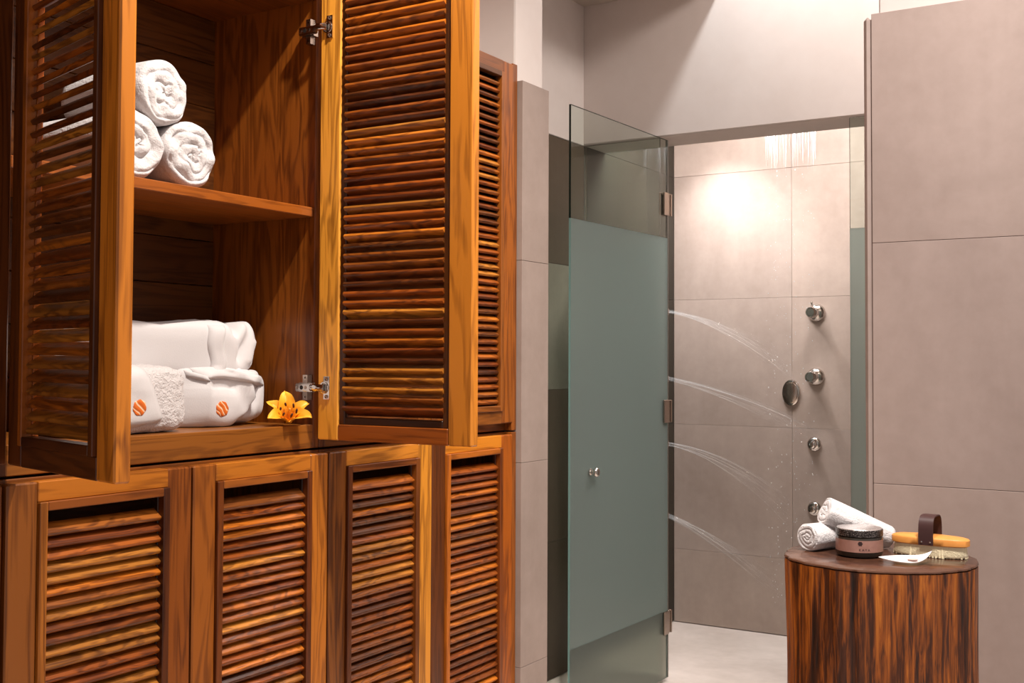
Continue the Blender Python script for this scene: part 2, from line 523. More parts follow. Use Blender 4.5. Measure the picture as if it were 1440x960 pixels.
# upper open cabinet with towels
cu = cabinet('upper louvred cabinet with both doors open, towels and robe inside', *U1, ZU[0], 2.167, top=.072, shelf=1.607, boards=True)
door(cu, 1, (-1.755, 1.214), math.radians(-105), *DU1, W, dc((110, 58, 26), (216, 136, 56), (120, 66, 28), (96, 52, 24), [(170, 96, 36), (84, 42, 18), DK, DK]) | {'bead': 1.35}, seed=11)  # bead colour raised here: light coming through the louvres is painted in
door(cu, -1, (-1.745, 2.021), math.radians(90), *DU1, .424, dc((240, 172, 84), (206, 134, 60), (150, 84, 34), (150, 80, 32), [(150, 84, 34), (134, 74, 30), (120, 66, 28), (100, 52, 22)]), seed=5)
# upper closed cabinet
c2 = cabinet('upper louvred cabinet with closed doors beside the plastered pillar', *U2, *ZU, right_post=True)
door(c2, 1, (-1.75, 2.042), 0, *DU, .408, dc(BR, BR, OR, OR, [DK, DK, BR, BR]), seed=21)
door(c2, -1, (-1.75, 2.862), 0, *DU, .406, dc((150, 86, 36), BR, (140, 84, 44), (140, 84, 40), [BR, BR, (92, 56, 34), BR]), seed=22)
# lower cabinets
c3 = cabinet('lower louvred cabinet under the open towel cabinet, doors closed', *U1, *ZL, deck=.03)
door(c3, 1, (-1.75, 1.211), 0, *DL, .414, dc((134, 80, 40), (134, 74, 30), (182, 112, 44), BR, [(172, 108, 52), (84, 42, 20), (140, 80, 40), BR]), seed=31)
door(c3, -1, (-1.75, 2.041), 0, *DL, .411, dc((176, 108, 44), (150, 88, 40), (186, 116, 48), BR, [(100, 50, 22), (110, 58, 26), (146, 84, 40), BR]), seed=32)
c4 = cabinet('lower louvred cabinet at the end of the row beside the pillar', *U2, *ZL, deck=.03, right_post=True)
door(c4, 1, (-1.75, 2.046), 0, *DL, .410, dc((128, 76, 34), (206, 140, 60), (198, 130, 58), BR, [(96, 48, 20), (110, 60, 26), (140, 80, 36), BR]), seed=41)
door(c4, -1, (-1.75, 2.862), 0, *DL, .404, dc((160, 86, 26), (92, 48, 20), (206, 132, 48), BR, [(120, 62, 24), (170, 96, 36), (170, 98, 40), BR]), seed=42)
# neighbours at the left edge of the picture
c5 = cabinet('upper louvred cabinet cut off by the left picture edge', *U0, *ZU)
door(c5, -1, (-1.75, 1.2085), 0, *DU, .414, dc((110, 58, 28), BR, OR, OR, [DK, DK, BR, BR]), seed=51)
c6 = cabinet('lower louvred cabinet cut off by the left picture edge', *U0, *ZL, deck=.03)
door(c6, -1, (-1.75, 1.203), 0, *DL, .414, dc((120, 66, 30), BR, OR, OR, [DK, DK, BR, BR]), seed=52)

# concealed hinges of the right-hand open door
for hz in (2.018, 1.188):
    h = bpy.data.objects.new('hinge', None); link(h, cu); h.location = (-1.735, 2.0, hz)
    bm = bmesh.new()
    box_bm(bm, (.010, -.0078, -.026), (.027, -.0052, .026))           # cup plate on the door
    lathe(bm, [(.009, -.0052), (.013, -.0075), (.0135, -.0095), (.011, -.0100), (.010, -.0085), (.006, -.0080)], 20, 'Y', (.012, 0, 0))
    mesh_obj('cup_plate', finish(bm, 'cup_plate', True, .6), M['chrome'], h)
    for zz in (-.020, .020):
        bm = bmesh.new(); lathe(bm, [(.0042, -.0078), (.0042, -.0098), (.003, -.0105), (.0012, -.0092)], 12, 'Y', (.019, 0, zz))
        mesh_obj('screw', finish(bm, 'screw', True, .7), M['nickel'], h)
    bm = bmesh.new()
    tube(bm, [(.014, -.013, 0), (.004, -.017, 0), (-.010, -.019, 0), (-.024, -.013, 0)], .0085, 10, (.5, 1.0))
    mesh_obj('knuckle', finish(bm, 'knuckle', True, 1.0), M['chrome'], h)
    bm = bmesh.new(); box_bm(bm, (-.073, -.012, -.0095), (-.020, -.002, .0095))
    bmesh.ops.bevel(bm, geom=list(bm.edges), offset=.002, segments=2, affect='EDGES')
    mesh_obj('arm', finish(bm, 'arm', True, .7), M['chrome'], h)
    bm = bmesh.new(); box_bm(bm, (-.058, -.002, -.029), (-.044, .0145, .029)); box_bm(bm, (-.070, -.001, -.011), (-.035, .0145, .011))
    mesh_obj('mounting_plate', finish(bm, 'mounting_plate'), M['nickel'], h)
    for sx, sz, r in ((-.066, 0, .0042), (-.053, 0, .005), (-.041, 0, .004), (-.051, .022, .004), (-.051, -.022, .004)):
        bm = bmesh.new(); yb = -.0125 if sz == 0 else -.0022
        lathe(bm, [(r, yb + .001), (r, yb), (r * .5, yb + .0002)], 12, 'Y', (sx, 0, sz))
        mesh_obj('screw', finish(bm, 'screw'), M['dark_metal'] if sx == -.053 else M['nickel'], h)

# ------------------------------------------------------------------ towels and robe in the cabinet
def roll_mesh(R, L, turns=4.2, seed=0, taper=0, wob=.035, bulge=.006, n=72):
    """rolled towel: axis along X, spiral end at x=0 facing +X, body behind"""
    bm = bmesh.new(); rings = []
    pitch = R / turns
    sd = Vector((seed * 3.7, seed * 1.3, 0))
    def rad(t, x):
        base = 1 + wob * noise.noise(Vector((math.cos(t) * 1.3, math.sin(t) * 1.3, x * 5)) + sd) + wob * .5 * noise.noise(Vector((math.cos(t) * 3, math.sin(t) * 3, x * 9)) + sd)
        return base
    NR = 46
    for k in range(1, NR + 1):
        r = R * k / NR; ring = []
        for i in range(n):
            t = 2 * PI * i / n
            ph = r / pitch - t / (2 * PI) + .55 * noise.noise(Vector((math.cos(t) * 1.2, math.sin(t) * 1.2, r * 26)) + sd)
            fr = ph - math.floor(ph)
            ridge = min(1, math.sin(PI * fr) ** .45 * 1.08)
            dep = -.0095 * (1 - ridge) * (.45 + .9 * abs(noise.noise(Vector((math.cos(t) * 2.1, math.sin(t) * 2.1, r * 45)) + sd * 2))) * (R / .066) * (1 - .35 * noise.noise(Vector((t, r * 40, 3)) + sd))
            edge = 0
            q = r / R
            if q > .86: edge = -((q - .86) / .14) ** 2 * R * .16
            x = bulge * (1 - q * q) * .4 + dep + edge + .009 * (R / .066) * noise.noise(Vector((r * 34 * math.cos(t), r * 34 * math.sin(t), 1)) + sd)
            rr = r * rad(t, 0)
            ring.append(Vector((x, rr * math.cos(t), rr * math.sin(t))))
        rings.append(ring)
    NB = 22
    for k in range(1, NB + 1):
        x = -L * k / NB - R * .16; ring = []
        q = k / NB
        for i in range(n):
            t = 2 * PI * i / n
            rr = R * rad(t, x) * (1 - taper * q)
            if k == NB: rr *= .88
            # the loose hem leaves a step along the body
            a = (t - 4.2) % (2 * PI)
            rr += R * .045 * math.exp(-a * 1.6)
            ring.append(Vector((x, rr * math.cos(t), rr * math.sin(t))))
        rings.append(ring)
    # blend the hem step in towards the rim
    loft(bm, rings)
    return finish(bm, 'towel_roll', True)

SH = 1.607
GR = 'rolled towels on the cabinet shelf'
def rolled(label, y, z, R, seed, rx, x=-1.80):
    o = mesh_obj('rolled_towel', roll_mesh(R, .24, 2.7 + .4 * (seed % 2), seed), M['terry'], None, (x, y, z), (rx, 0, 0))
    return tag(o, label, 'towel', GR)
rolled('rolled white towel on top of the other two rolls', 1.588, 1.794, .0660, 2, 2.6)
rolled('rolled white towel at the right, lying on the cabinet shelf', 1.661, SH + .0715, .0685, 5, .5, -1.797)
rolled('rolled white towel half hidden behind the left door, on the shelf', 1.519, SH + .0710, .0680, 8, 4.2)

def blob(name, c, h, ex, disp, mat, parent=None, n=64, m=40, floor=None, warp=None):
    """soft folded bundle: superellipsoid of half-sizes h, exponent ex, displaced by disp(point, normal)"""
    bm = bmesh.new(); rings = []
    def se(v, e): return math.copysign(abs(v) ** e, v)
    for a in range(1, m):
        la = -PI / 2 + PI * a / m; ring = []
        for b in range(n):
            lo = 2 * PI * b / n
            # poles along Y
            p = Vector((h[0] * se(math.cos(la), ex) * se(math.cos(lo), ex), h[1] * se(math.sin(la), ex), h[2] * se(math.cos(la), ex) * se(math.sin(lo), ex)))
            nn = Vector((p.x / h[0] ** 2, p.y / h[1] ** 2, p.z / h[2] ** 2)).normalized()
            p = p + nn * disp(p, nn)
            if warp: p = warp(p)
            if floor is not None: p.z = max(p.z, floor - c[2])
            ring.append(p)
        rings.append(ring)
    loft(bm, rings)
    me = finish(bm, name, True)
    return mesh_obj(name, me, mat, parent, c)

def bvh_of(objs):
    vs_, fs = [], []
    for o in objs:
        off = len(vs_)
        loc = o.location if o.parent is None else o.location + o.parent.location
        vs_ += [v.co + loc for v in o.data.vertices]
        fs += [[i + off for i in p.vertices] for p in o.data.polygons]
    return BVHTree.FromPolygons(vs_, fs)

def drape(name, bvh, rows_, thick, mat, parent, direction=(-1, 0, 0), x0=-1.5, edge=True, lift=.0004):
    """rows_ of (y,z) points pushed along -X onto the bundle and given thickness"""
    front = []
    for r in rows_:
        fr = []
        for (y, z) in r:
            hit = bvh.ray_cast(Vector((x0, y, z)), Vector(direction))
            fr.append(hit[0] if hit[0] is not None else None)
        front.append(fr)
    flat = [p for r in front for p in r if p is not None]
    mx = sum(p.x for p in flat) / len(flat)
    bm = bmesh.new(); F = []; B = []
    nr, nc = len(rows_), len(rows_[0])
    for i, r in enumerate(front):
        f_, b_ = [], []
        for j, p in enumerate(r):
            if p is None: p = Vector((mx, *rows_[i][j]))
            e = min(1, 2.5 * min(i, nr - 1 - i, j, nc - 1 - j) / max(1, min(nr, nc) / 2) + .25) if edge else 1
            f_.append(bm.verts.new((p.x + thick * e + lift, p.y, p.z))); b_.append(bm.verts.new((p.x + lift - .004, p.y, p.z)))
        F.append(f_); B.append(b_)
    for i in range(nr - 1):
        for j in range(nc - 1):
            bm.faces.new([F[i][j], F[i][j + 1], F[i + 1][j + 1], F[i + 1][j]])
            bm.faces.new([B[i][j], B[i + 1][j], B[i + 1][j + 1], B[i][j + 1]])
    per = [(0, j) for j in range(nc)] + [(i, nc - 1) for i in range(1, nr)] + [(nr - 1, j) for j in range(nc - 2, -1, -1)] + [(i, 0) for i in range(nr - 2, 0, -1)]
    for (a, b), (c, d) in zip(per, per[1:] + per[:1]):
        bm.faces.new([F[a][b], B[a][b], B[c][d], F[c][d]])
    me = finish(bm, name, True)
    return mesh_obj(name, me, mat, parent, tuple(-Vector(parent.location)) if parent else (0, 0, 0))

def nz(p, f, s=0): return noise.noise(Vector((p[0] * f, p[1] * f, p[2] * f + s)))

def emblem_mat():
    t = NT('orange_embroidery')
    v = t.objvec((1, 1, 1))
    w = t.n('ShaderNodeTexWave', wave_type='BANDS', bands_direction='DIAGONAL'); t.l(v, w.inputs['Vector'])
    w.inputs['Scale'].default_value = 38; w.inputs['Distortion'].default_value = 3.5; w.inputs['Detail'].default_value = 1.0; w.inputs['Detail Scale'].default_value = 1.0
    col = t.ramp(w.outputs['Fac'], [(.0, lin((240, 200, 170))), (.16, lin((225, 150, 90))), (.26, lin((210, 106, 34))), (1, lin((208, 96, 20)))])
    return t.done(t.principled(col, .6, t.bump(w.outputs['Fac'], .5, .002)))
M['emblem'] = emblem_mat()

def emblem(parent, bvh, cy, cz, r, seed):
    rows_ = []
    for i in range(17):
        v = -1 + 2 * i / 16; row = []
        for j in range(17):
            u = -1 + 2 * j / 16
            # square grid to a lobed disc
            uu = u * math.sqrt(1 - v * v / 2); vv = v * math.sqrt(1 - u * u / 2)
            a = math.atan2(vv, uu); k = 1 + .035 * math.cos(7 * a + seed)
            row.append((cy + uu * r * k * 1.02, cz + vv * r * k))
        rows_.append(row)
    return drape('emblem', bvh, rows_, .0016, M['emblem'], parent, edge=True)

# bathrobe
def seg(y, z, a, b, w):
    ay, az = a; by, bz = b
    t = max(0, min(1, ((y - ay) * (by - ay) + (z - az) * (bz - az)) / ((by - ay) ** 2 + (bz - az) ** 2)))
    d2 = (y - ay - t * (by - ay)) ** 2 + (z - az - t * (bz - az)) ** 2
    return math.exp(-d2 / (w * w))
LOW_C = [((1.785, .100), (1.840, .098), .017, -.020), ((1.855, .118), (1.895, .062), .012, .012), ((1.893, .02), (1.932, .092), .011, -.016),
         ((1.944, .015), (1.957, .10), .010, .008), ((1.762, .015), (1.772, .08), .007, -.006), ((1.86, .012), (1.90, .02), .009, -.008), ((1.90, .105), (1.935, .118), .010, .008)]
UP_C = [((1.868, .15), (1.905, .215), .011, -.015), ((1.90, .222), (1.94, .238), .016, .014), ((1.925, .15), (1.952, .20), .009, -.011), ((1.90, .15), (1.925, .185), .009, .007),
        ((1.69, .13), (1.715, .22), .012, -.009), ((1.745, .13), (1.755, .21), .009, -.007), ((1.62, .13), (1.635, .22), .010, -.008), ((1.855, .21), (1.872, .238), .008, -.012)]
def creases(p, n, zc, tab):
    y, z = p.y + 1.70, p.z + zc
    return sum(k * seg(y, z, a, b, w) for a, b, w, k in tab) * max(0, min(1, .35 + n.x))
DECK = ZU[0] + .055
robe = thing('folded_bathrobe', 'folded white bathrobe with belt and orange emblem, in the cabinet', 'bathrobe', (-1.965, 1.715, DECK))
def w_low(p):
    y = p.y + 1.70
    k = max(0, min(1, (1.755 - y) / .07)); k = k * k * (3 - 2 * k)
    if p.x > 0: p.x *= 1 - .97 * k
    return p
def d_low(p, n):
    q = (p.x, p.y, p.z)
    v = .012 * nz(q, 9, 4) + .010 * (.5 - abs(nz((p.x * .6, p.y, p.z * .8), 15, 9)) * 1.6)
    y = p.y + 1.70
    v += creases(p, n, .064, LOW_C)
    return v
lowf = blob('lower_fold', (0, 0, .064), (.104, .262, .066), .46, d_low, M['cotton'], robe, n=96, m=72, floor=.0015, warp=w_low)
def w_up(p):
    y = p.y + 1.70
    k = max(0, min(1, (1.86 - y) / .22)); k = k * k * (3 - 2 * k)
    if p.x > 0: p.x *= 1 - .75 * k
    return p
def d_up(p, n):
    q = (p.x, p.y, p.z)
    y = p.y + 1.70
    v = .010 * nz(q, 10, 14) + .010 * (.4 - abs(nz((p.x * .5, p.y, p.z * .6), 14, 2)) * 1.6)
    v += creases(p, n, .168, UP_C) + .012 * math.exp(-((y - 1.925) / .028) ** 2) * max(0, n.z) - .010 * math.exp(-((y - 1.868) / .012) ** 2) * max(0, n.z)
    return v
upf = blob('upper_fold', (-.006, -.002, .168), (.100, .258, .066), .50, d_up, M['cotton'], robe, n=96, m=72, warp=w_up)
bv = bvh_of([lowf, upf])
# collar band coming over the top and down the front
rows_ = []
for i in range(16):
    z = DECK + .118 + .108 * i / 15
    rows_.append([(1.800 + .004 * math.sin(i * .5) + .036 * j / 6 - .0, z) for j in range(7)])
drape('collar', bv, rows_, .007, M['cotton'], robe)
# belt across the waist of the bundle
rows_ = []
for i in range(8):
    row = []
    for j in range(26):
        y = 1.760 + .205 * j / 25; u = j / 25
        row.append((y, DECK + .118 - .012 * u + .006 * math.sin(u * 5) + (.026 - .004 * u) * (i / 7 - .5)))
    rows_.append(row)
drape('belt', bv, rows_, .008, M['cotton'], robe)
rows_ = []
for i in range(5):
    rows_.append([(1.748 + .03 * j / 5, DECK + .100 + .014 * (i / 4) - .012 * j / 5 + .012) for j in range(6)])
drape('belt_end', bv, rows_, .010, M['cotton'], robe)
emblem(robe, bv, 1.811, DECK + .041, .0170, 0)

# folded towel in front of the robe
tw = thing('folded_towel', 'folded white terry towel with orange emblem in front of the bathrobe', 'towel', (-1.875, 1.53, DECK))
def d_tw(p, n):
    q = (p.x, p.y, p.z)
    return .006 * nz(q, 11, 7) + .003 * nz(q, 40, 2) + .0016 * nz(q, 120, 5)
tb = blob('terry_body', (.002, 0, .069), (.066, .150, .0715), .40, d_tw, M['terry_loop'], tw, n=96, m=64, floor=.0015)
bv2 = bvh_of([tb])
rows_ = []
for i in range(18):
    v = i / 17
    zt = .132; z = zt * v + .006
    # right-hand outline: leans out towards a rounded lower corner
    yr = 1.604 - .052 * v ** 1.2
    if v < .22: yr -= .075 * (1 - v / .22) ** 2.2
    row = []
    for j in range(16):
        u = j / 15
        row.append((1.392 + (yr - 1.392) * u, DECK + z + (.008 * u if v < .1 else 0)))
    rows_.append(row)
fl = drape('smooth_flap', bv2, rows_, .011, M['cotton'], tw)
bv3 = bvh_of([tb])
fl_b = BVHTree.FromPolygons([v.co + fl.location + tw.location for v in fl.data.vertices], [list(p.vertices) for p in fl.data.polygons])
emblem(tw, fl_b, 1.531, DECK + .054, .0160, 2)

# ------------------------------------------------------------------ lily
def lily_mat():
    t = NT('lily_petal')
    v = t.objvec((1, 1, 1)); n = t.noise(v, 60, 3)
    ln = t.n('ShaderNodeVectorMath', operation='LENGTH'); t.l(v, ln.inputs[0])
    c = t.ramp(ln.outputs['Value'], [(.0, lin((214, 120, 10))), (.035, lin((240, 158, 22))), (.075, lin((252, 190, 60)))])
    return t.done(t.principled(c, .45, t.bump(n, .15, .002), Subsurface__Weight=.0))
M['petal'] = lily_mat()
M['anther'] = mat_plain('dark_anther', (70, 28, 14), .8)
M['stamen'] = mat_plain('stamen', (226, 150, 50), .5)
lily = thing('lily_flower', 'yellow orange lily flower lying beside the folded bathrobe', 'flower', (-1.798, 1.952, DECK + .009))
AX = Matrix.Rotation(math.radians(-40), 4, 'Z') @ Matrix.Rotation(math.radians(44), 4, 'Y')
def petal_mesh(Lp, Wp, a0, a1, seed):
    bm = bmesh.new(); NS, NW = 14, 8; top = []
    pos = Vector((0, .004, 0)); ang = a0; pts = []
    for i in range(NS + 1):
        s = i / NS; ang = a0 + (a1 - a0) * s ** 1.3
        pts.append((pos.copy(), ang)); pos = pos + Vector((0, math.sin(ang), math.cos(ang))) * (Lp / NS)
    F, B = [], []
    for i in range(NS + 1):
        s = i / NS; p, ang = pts[i]
        w = Wp * (math.sin(PI * min(1, .10 + .90 * s) ** .85) ** .75) * (1 if s < .97 else .4)
        nrm = Vector((0, -math.cos(ang), math.sin(ang)))
        f_, b_ = [], []
        for j in range(NW + 1):
            u = -1 + 2 * j / NW
            q = p + Vector((u * w / 2, 0, 0)) + nrm * (.22 * w * u * u - .10 * w * math.exp(-(u * 5) ** 2) + .0018 * math.sin(s * 14 + u * 3 + seed) * abs(u))
            f_.append(bm.verts.new(q)); b_.append(bm.verts.new(q - nrm * .0011))
        F.append(f_); B.append(b_)
    for i in range(NS):
        for j in range(NW):
            bm.faces.new([F[i][j], F[i][j + 1], F[i + 1][j + 1], F[i + 1][j]]); bm.faces.new([B[i][j], B[i + 1][j], B[i + 1][j + 1], B[i][j + 1]])
    per = [(0, j) for j in range(NW + 1)] + [(i, NW) for i in range(1, NS + 1)] + [(NS, j) for j in range(NW - 1, -1, -1)] + [(i, 0) for i in range(NS - 1, 0, -1)]
    for (a, b), (c, d) in zip(per, per[1:] + per[:1]): bm.faces.new([F[a][b], B[a][b], B[c][d], F[c][d]])
    return finish(bm, 'petal', True, 1.2)
for k in range(6):
    wide = k % 2 == 1
    az = math.radians(60 * k + 30 + random.uniform(-5, 5))
    me = petal_mesh((.073 if wide else .069) * (.8 if k == 4 else 1), .041 if wide else .032, math.radians(22), math.radians(72 if k == 4 else 98 if wide else 112), k)
    o = mesh_obj('petal', me, M['petal'], lily)
    o.matrix_local = AX @ Matrix.Rotation(az, 4, 'Z')
for k in range(6):
    az = 2 * PI * k / 6 + .3
    bm = bmesh.new(); c, s = math.cos(az), math.sin(az)
    pts = [(c * (.002 + .016 * q ** 1.5), s * (.002 + .016 * q ** 1.5), .038 * q) for q in (0, .25, .5, .75, 1)]
    tube(bm, pts, .0008, 6)
    st = mesh_obj('stamen', finish(bm, 'stamen', True), M['stamen'], lily); st.matrix_local = AX.copy()
    bm = bmesh.new(); e = Vector(pts[-1]); tg = Vector((-s, c, 0)) * .25 + Vector((0, 0, 1))
    tube(bm, [e - tg * .006, e - tg * .003, e + tg * .003, e + tg * .006], [.0012, .0024, .0024, .0012], 8)
    an = mesh_obj('anther', finish(bm, 'anther', True), M['anther'], st)
bm = bmesh.new(); tube(bm, [(0, 0, 0), (.001, .001, .03), (.002, .002, .044)], [.0012, .0011, .0022], 8)
pi_ = mesh_obj('pistil', finish(bm, 'pistil', True), M['stamen'], lily); pi_.matrix_local = AX.copy()

# ------------------------------------------------------------------ shower glass
def glass_slab(name, parent, lo, hi, long_axis):
    """clear sheet whose narrow faces are the dark green cut edge"""
    bm = bmesh.new(); box_bm(bm, lo, hi); me = finish(bm, name)
    me.materials.append(M['glass']); me.materials.append(M['glass_edge'])
    thin = 1 - long_axis
    for p in me.polygons: p.material_index = 0 if abs(p.normal[thin]) > .5 else 1
    return mesh_obj(name, me, None, parent)
def frost_slab(name, parent, lo, hi, long_axis, mat='frost'):
    bm = bmesh.new(); box_bm(bm, lo, hi); me = finish(bm, name)
    me.materials.append(M[mat]); me.materials.append(M['frost_edge'])
    thin = 1 - long_axis
    for p in me.polygons: p.material_index = 0 if abs(p.normal[thin]) > .5 else 1
    return mesh_obj(name, me, None, parent)

GB, GT, FB, FT = .012, 2.134, .273, 1.742
sd = thing('shower_door', 'open glass shower door with frosted middle band and metal knob', 'shower door', (-1.836, 4.170, 0), math.radians(178.0))
DWID = .755
# three sheets share one plane: clear above, frosted middle, clear below
glass_slab('clear_pane', sd, (-.004, .0, FT), (.004, DWID, GT), 1)
frost_slab('frosted_pane', sd, (-.004, .0, FB), (.004, DWID, FT), 1)
frost_slab('etched_pane', sd, (-.004, .0, GB), (.004, DWID, FB), 1, 'etched')
bm = bmesh.new(); box_bm(bm, (-.005, -.006, GB), (.005, -.0002, GT))
mesh_obj('edge_seal', finish(bm, 'edge_seal'), mat_plain('edge_seal', (96, 88, 80), .4), sd)
for hz in (1.876, 1.056, .228):
    h = bpy.data.objects.new('hinge', None); link(h, sd); h.location = (0, 0, hz)
    for sx in (-1, 1):
        bm = bmesh.new(); a, b = sorted((sx * .0045, sx * .013)); box_bm(bm, (a, .002, -.045), (b, .042, .045))
        bmesh.ops.bevel(bm, geom=list(bm.edges), offset=.0015, segments=1, affect='EDGES')
        mesh_obj('plate', finish(bm, 'plate'), M['nickel'], h)
    bm = bmesh.new(); lathe(bm, [(.007, -.044), (.009, -.042), (.009, .042), (.007, .044)], 16, 'Z', (0, -.012, 0))
    mesh_obj('barrel', finish(bm, 'barrel', True, .6), M['nickel'], h)
    bm = bmesh.new(); box_bm(bm, (-.010, -.030, -.044), (.030, -.021, .044))
    mesh_obj('clamp', finish(bm, 'clamp'), M['nickel'], h)
for sx in (-1, 1):
    bm = bmesh.new()
    lathe(bm, [(.010, sx * .004), (.012, sx * .006), (.012, sx * .010), (.008, sx * .013), (.008, sx * .018), (.013, sx * .023), (.0165, sx * .029), (.0165, sx * .035), (.012, sx * .040), (.004, sx * .041)], 24, 'X', (0, .622, .865))
    mesh_obj('knob', finish(bm, 'knob', True, .8), M['chrome'], sd)

def fixed_panel(label, x0, x1):
    t = thing('glass_panel', label, 'glass panel', (x0, 4.196, 0), 0, 'fixed glass panels of the shower')
    glass_slab('clear_pane', t, (0, -.004, FT), (x1 - x0, .004, 2.150), 0)
    frost_slab('frosted_pane', t, (0, -.004, FB), (x1 - x0, .004, FT), 0)
    glass_slab('clear_pane', t, (0, -.004, .001), (x1 - x0, .004, FB), 0)
    return t
fixed_panel('narrow fixed glass panel behind the open shower door', -2.218, -1.876)
fixed_panel('fixed glass panel beside the right wall, frosted below', -1.118, -.55)

# ------------------------------------------------------------------ shower fittings on the back wall
YB = 5.132
def valve(label, x, z, lever):
    t = thing('shower_valve', label, 'valve', (x, YB, z), 0, 'shower valves on the back wall')
    bm = bmesh.new(); lathe(bm, [(.040, -.0003), (.041, -.004), (.038, -.012), (.030, -.019), (.022, -.023), (.016, -.025)], 28, 'Y')
    mesh_obj('flange', finish(bm, 'flange', True, .9), M['chrome'], t)
    bm = bmesh.new(); lathe(bm, [(.015, -.022), (.015, -.055)], 20, 'Y')
    mesh_obj('stem', finish(bm, 'stem', True, .6), M['chrome'], t)
    bm = bmesh.new(); lathe(bm, [(.015, -.053), (.023, -.056), (.025, -.060), (.0225, -.064), (.0225, -.078), (.025, -.082), (.025, -.090), (.022, -.094), (.016, -.0945), (.0155, -.093)], 24, 'Y')
    mesh_obj('knob', finish(bm, 'knob', True, .6), M['chrome'], t)
    if lever:
        bm = bmesh.new(); tube(bm, [(0, -.072, .020), (0, -.074, .034), (0, -.078, .047)], [.0045, .004, .005], 10)
        mesh_obj('lever', finish(bm, 'lever', True), M['chrome'], t)
    return t
valve('upper chrome shower valve with a small upright lever', -1.520, 1.476, True)
valve('chrome shower valve above the round plate, without lever', -1.524, 1.186, False)

mp = thing('shower_plate', 'oval chrome plate on the shower wall below the valves', 'plate', (-1.637, YB, 1.112))
bm = bmesh.new(); lathe(bm, [(.060, -.0003), (.061, -.006), (.058, -.013), (.050, -.016)], 36, 'Y', (0, 0, 0), .70, 1)
mesh_obj('rim', finish(bm, 'rim', True, .6), M['chrome'], mp)
bm = bmesh.new(); lathe(bm, [(.049, -.0155), (.049, -.019), (.044, -.021), (.010, -.0215)], 36, 'Y', (0, 0, 0), .70, 1)
mesh_obj('face', finish(bm, 'face', True, .6), M['nickel'], mp)

def body_jet(label, loc, rotz, group):
    t = thing('body_jet', label, 'shower jet', loc, rotz, group)
    bm = bmesh.new(); lathe(bm, [(.032, -.0003), (.033, -.005), (.028, -.012), (.018, -.016)], 26, 'Y')
    mesh_obj('flange', finish(bm, 'flange', True, .9), M['chrome'], t)
    bm = bmesh.new(); lathe(bm, [(.008, -.014), (.014, -.019), (.018, -.027), (.0185, -.034), (.016, -.042), (.0165, -.047), (.013, -.049)], 22, 'Y')
    mesh_obj('nozzle', finish(bm, 'nozzle', True, .7), M['chrome'], t)
    bm = bmesh.new(); lathe(bm, [(.010, -.0485), (.010, -.0505), (.004, -.051)], 16, 'Y')
    mesh_obj('nozzle_face', finish(bm, 'nozzle_face'), M['nickel'], t)
    return t
body_jet('chrome body jet low on the shower wall, under the valves', (-1.532, YB, .880), 0, 'body jets on the back wall')
body_jet('lowest chrome body jet, just above the white rolled towels', (-1.532, YB, .588), 0, 'body jets on the back wall')

JETS = [(1.488, 3.2), (1.172, 4.6), (.866, 2.9), (.530, 3.4)]
names = ['topmost', 'second', 'third', 'lowest']
for k, (z, v) in enumerate(JETS):
    body_jet('%s chrome body jet on the shower side wall behind the frosted door' % names[k], (-2.22, 4.95, z), PI / 2, 'body jets on the side wall')
    # rotz 90 deg turns the local -Y outlet to +X
    wj = thing('water_jet', '%s jet of water spraying from the side wall of the shower' % names[k], 'water', (-2.168, 4.95, z), 0, 'water jets spraying across the shower')
    rnd = random.Random(60 + k)
    main, fine = bmesh.new(), bmesh.new()
    NSTR = 26
    for q in range(NSTR):
        a = rnd.uniform(-.07, .07); e = rnd.uniform(-.10, .06) + (-.17, -.17, -.10, -.32)[k]; sp = v * rnd.uniform(.88, 1.12)
        Ls = rnd.uniform(.35, .72) if k != 1 else rnd.uniform(.5, .95)
        pts, rad = [], []
        o0 = Vector((0, rnd.uniform(-.009, .009), rnd.uniform(-.009, .009)))
        for i in range(15):
            xx = Ls * i / 14; tt = xx / sp
            pts.append(o0 + Vector((xx, a * xx, e * xx - 4.9 * tt * tt)))
            rad.append((.0008 if q % 3 == 0 else .0006) * (1 - .8 * i / 14))
        tube(main if q % 3 == 0 else fine, pts, rad, 5)
        for _ in range(5):
            i = rnd.uniform(.3, 1.1); xx = Ls * i; tt = xx / sp
            p = o0 + Vector((xx, a * xx + rnd.uniform(-.02, .02), e * xx - 4.9 * tt * tt + rnd.uniform(-.02, .015)))
            bmesh.ops.create_icosphere(fine, subdivisions=1, radius=rnd.uniform(.0007, .0018), matrix=Matrix.Translation(p))
    o = mesh_obj('stream', finish(main, 'stream', True), M['water'], wj); o['kind'] = 'stuff'
    o = mesh_obj('spray', finish(fine, 'spray', True), M['water_fine'], wj); o['kind'] = 'stuff'

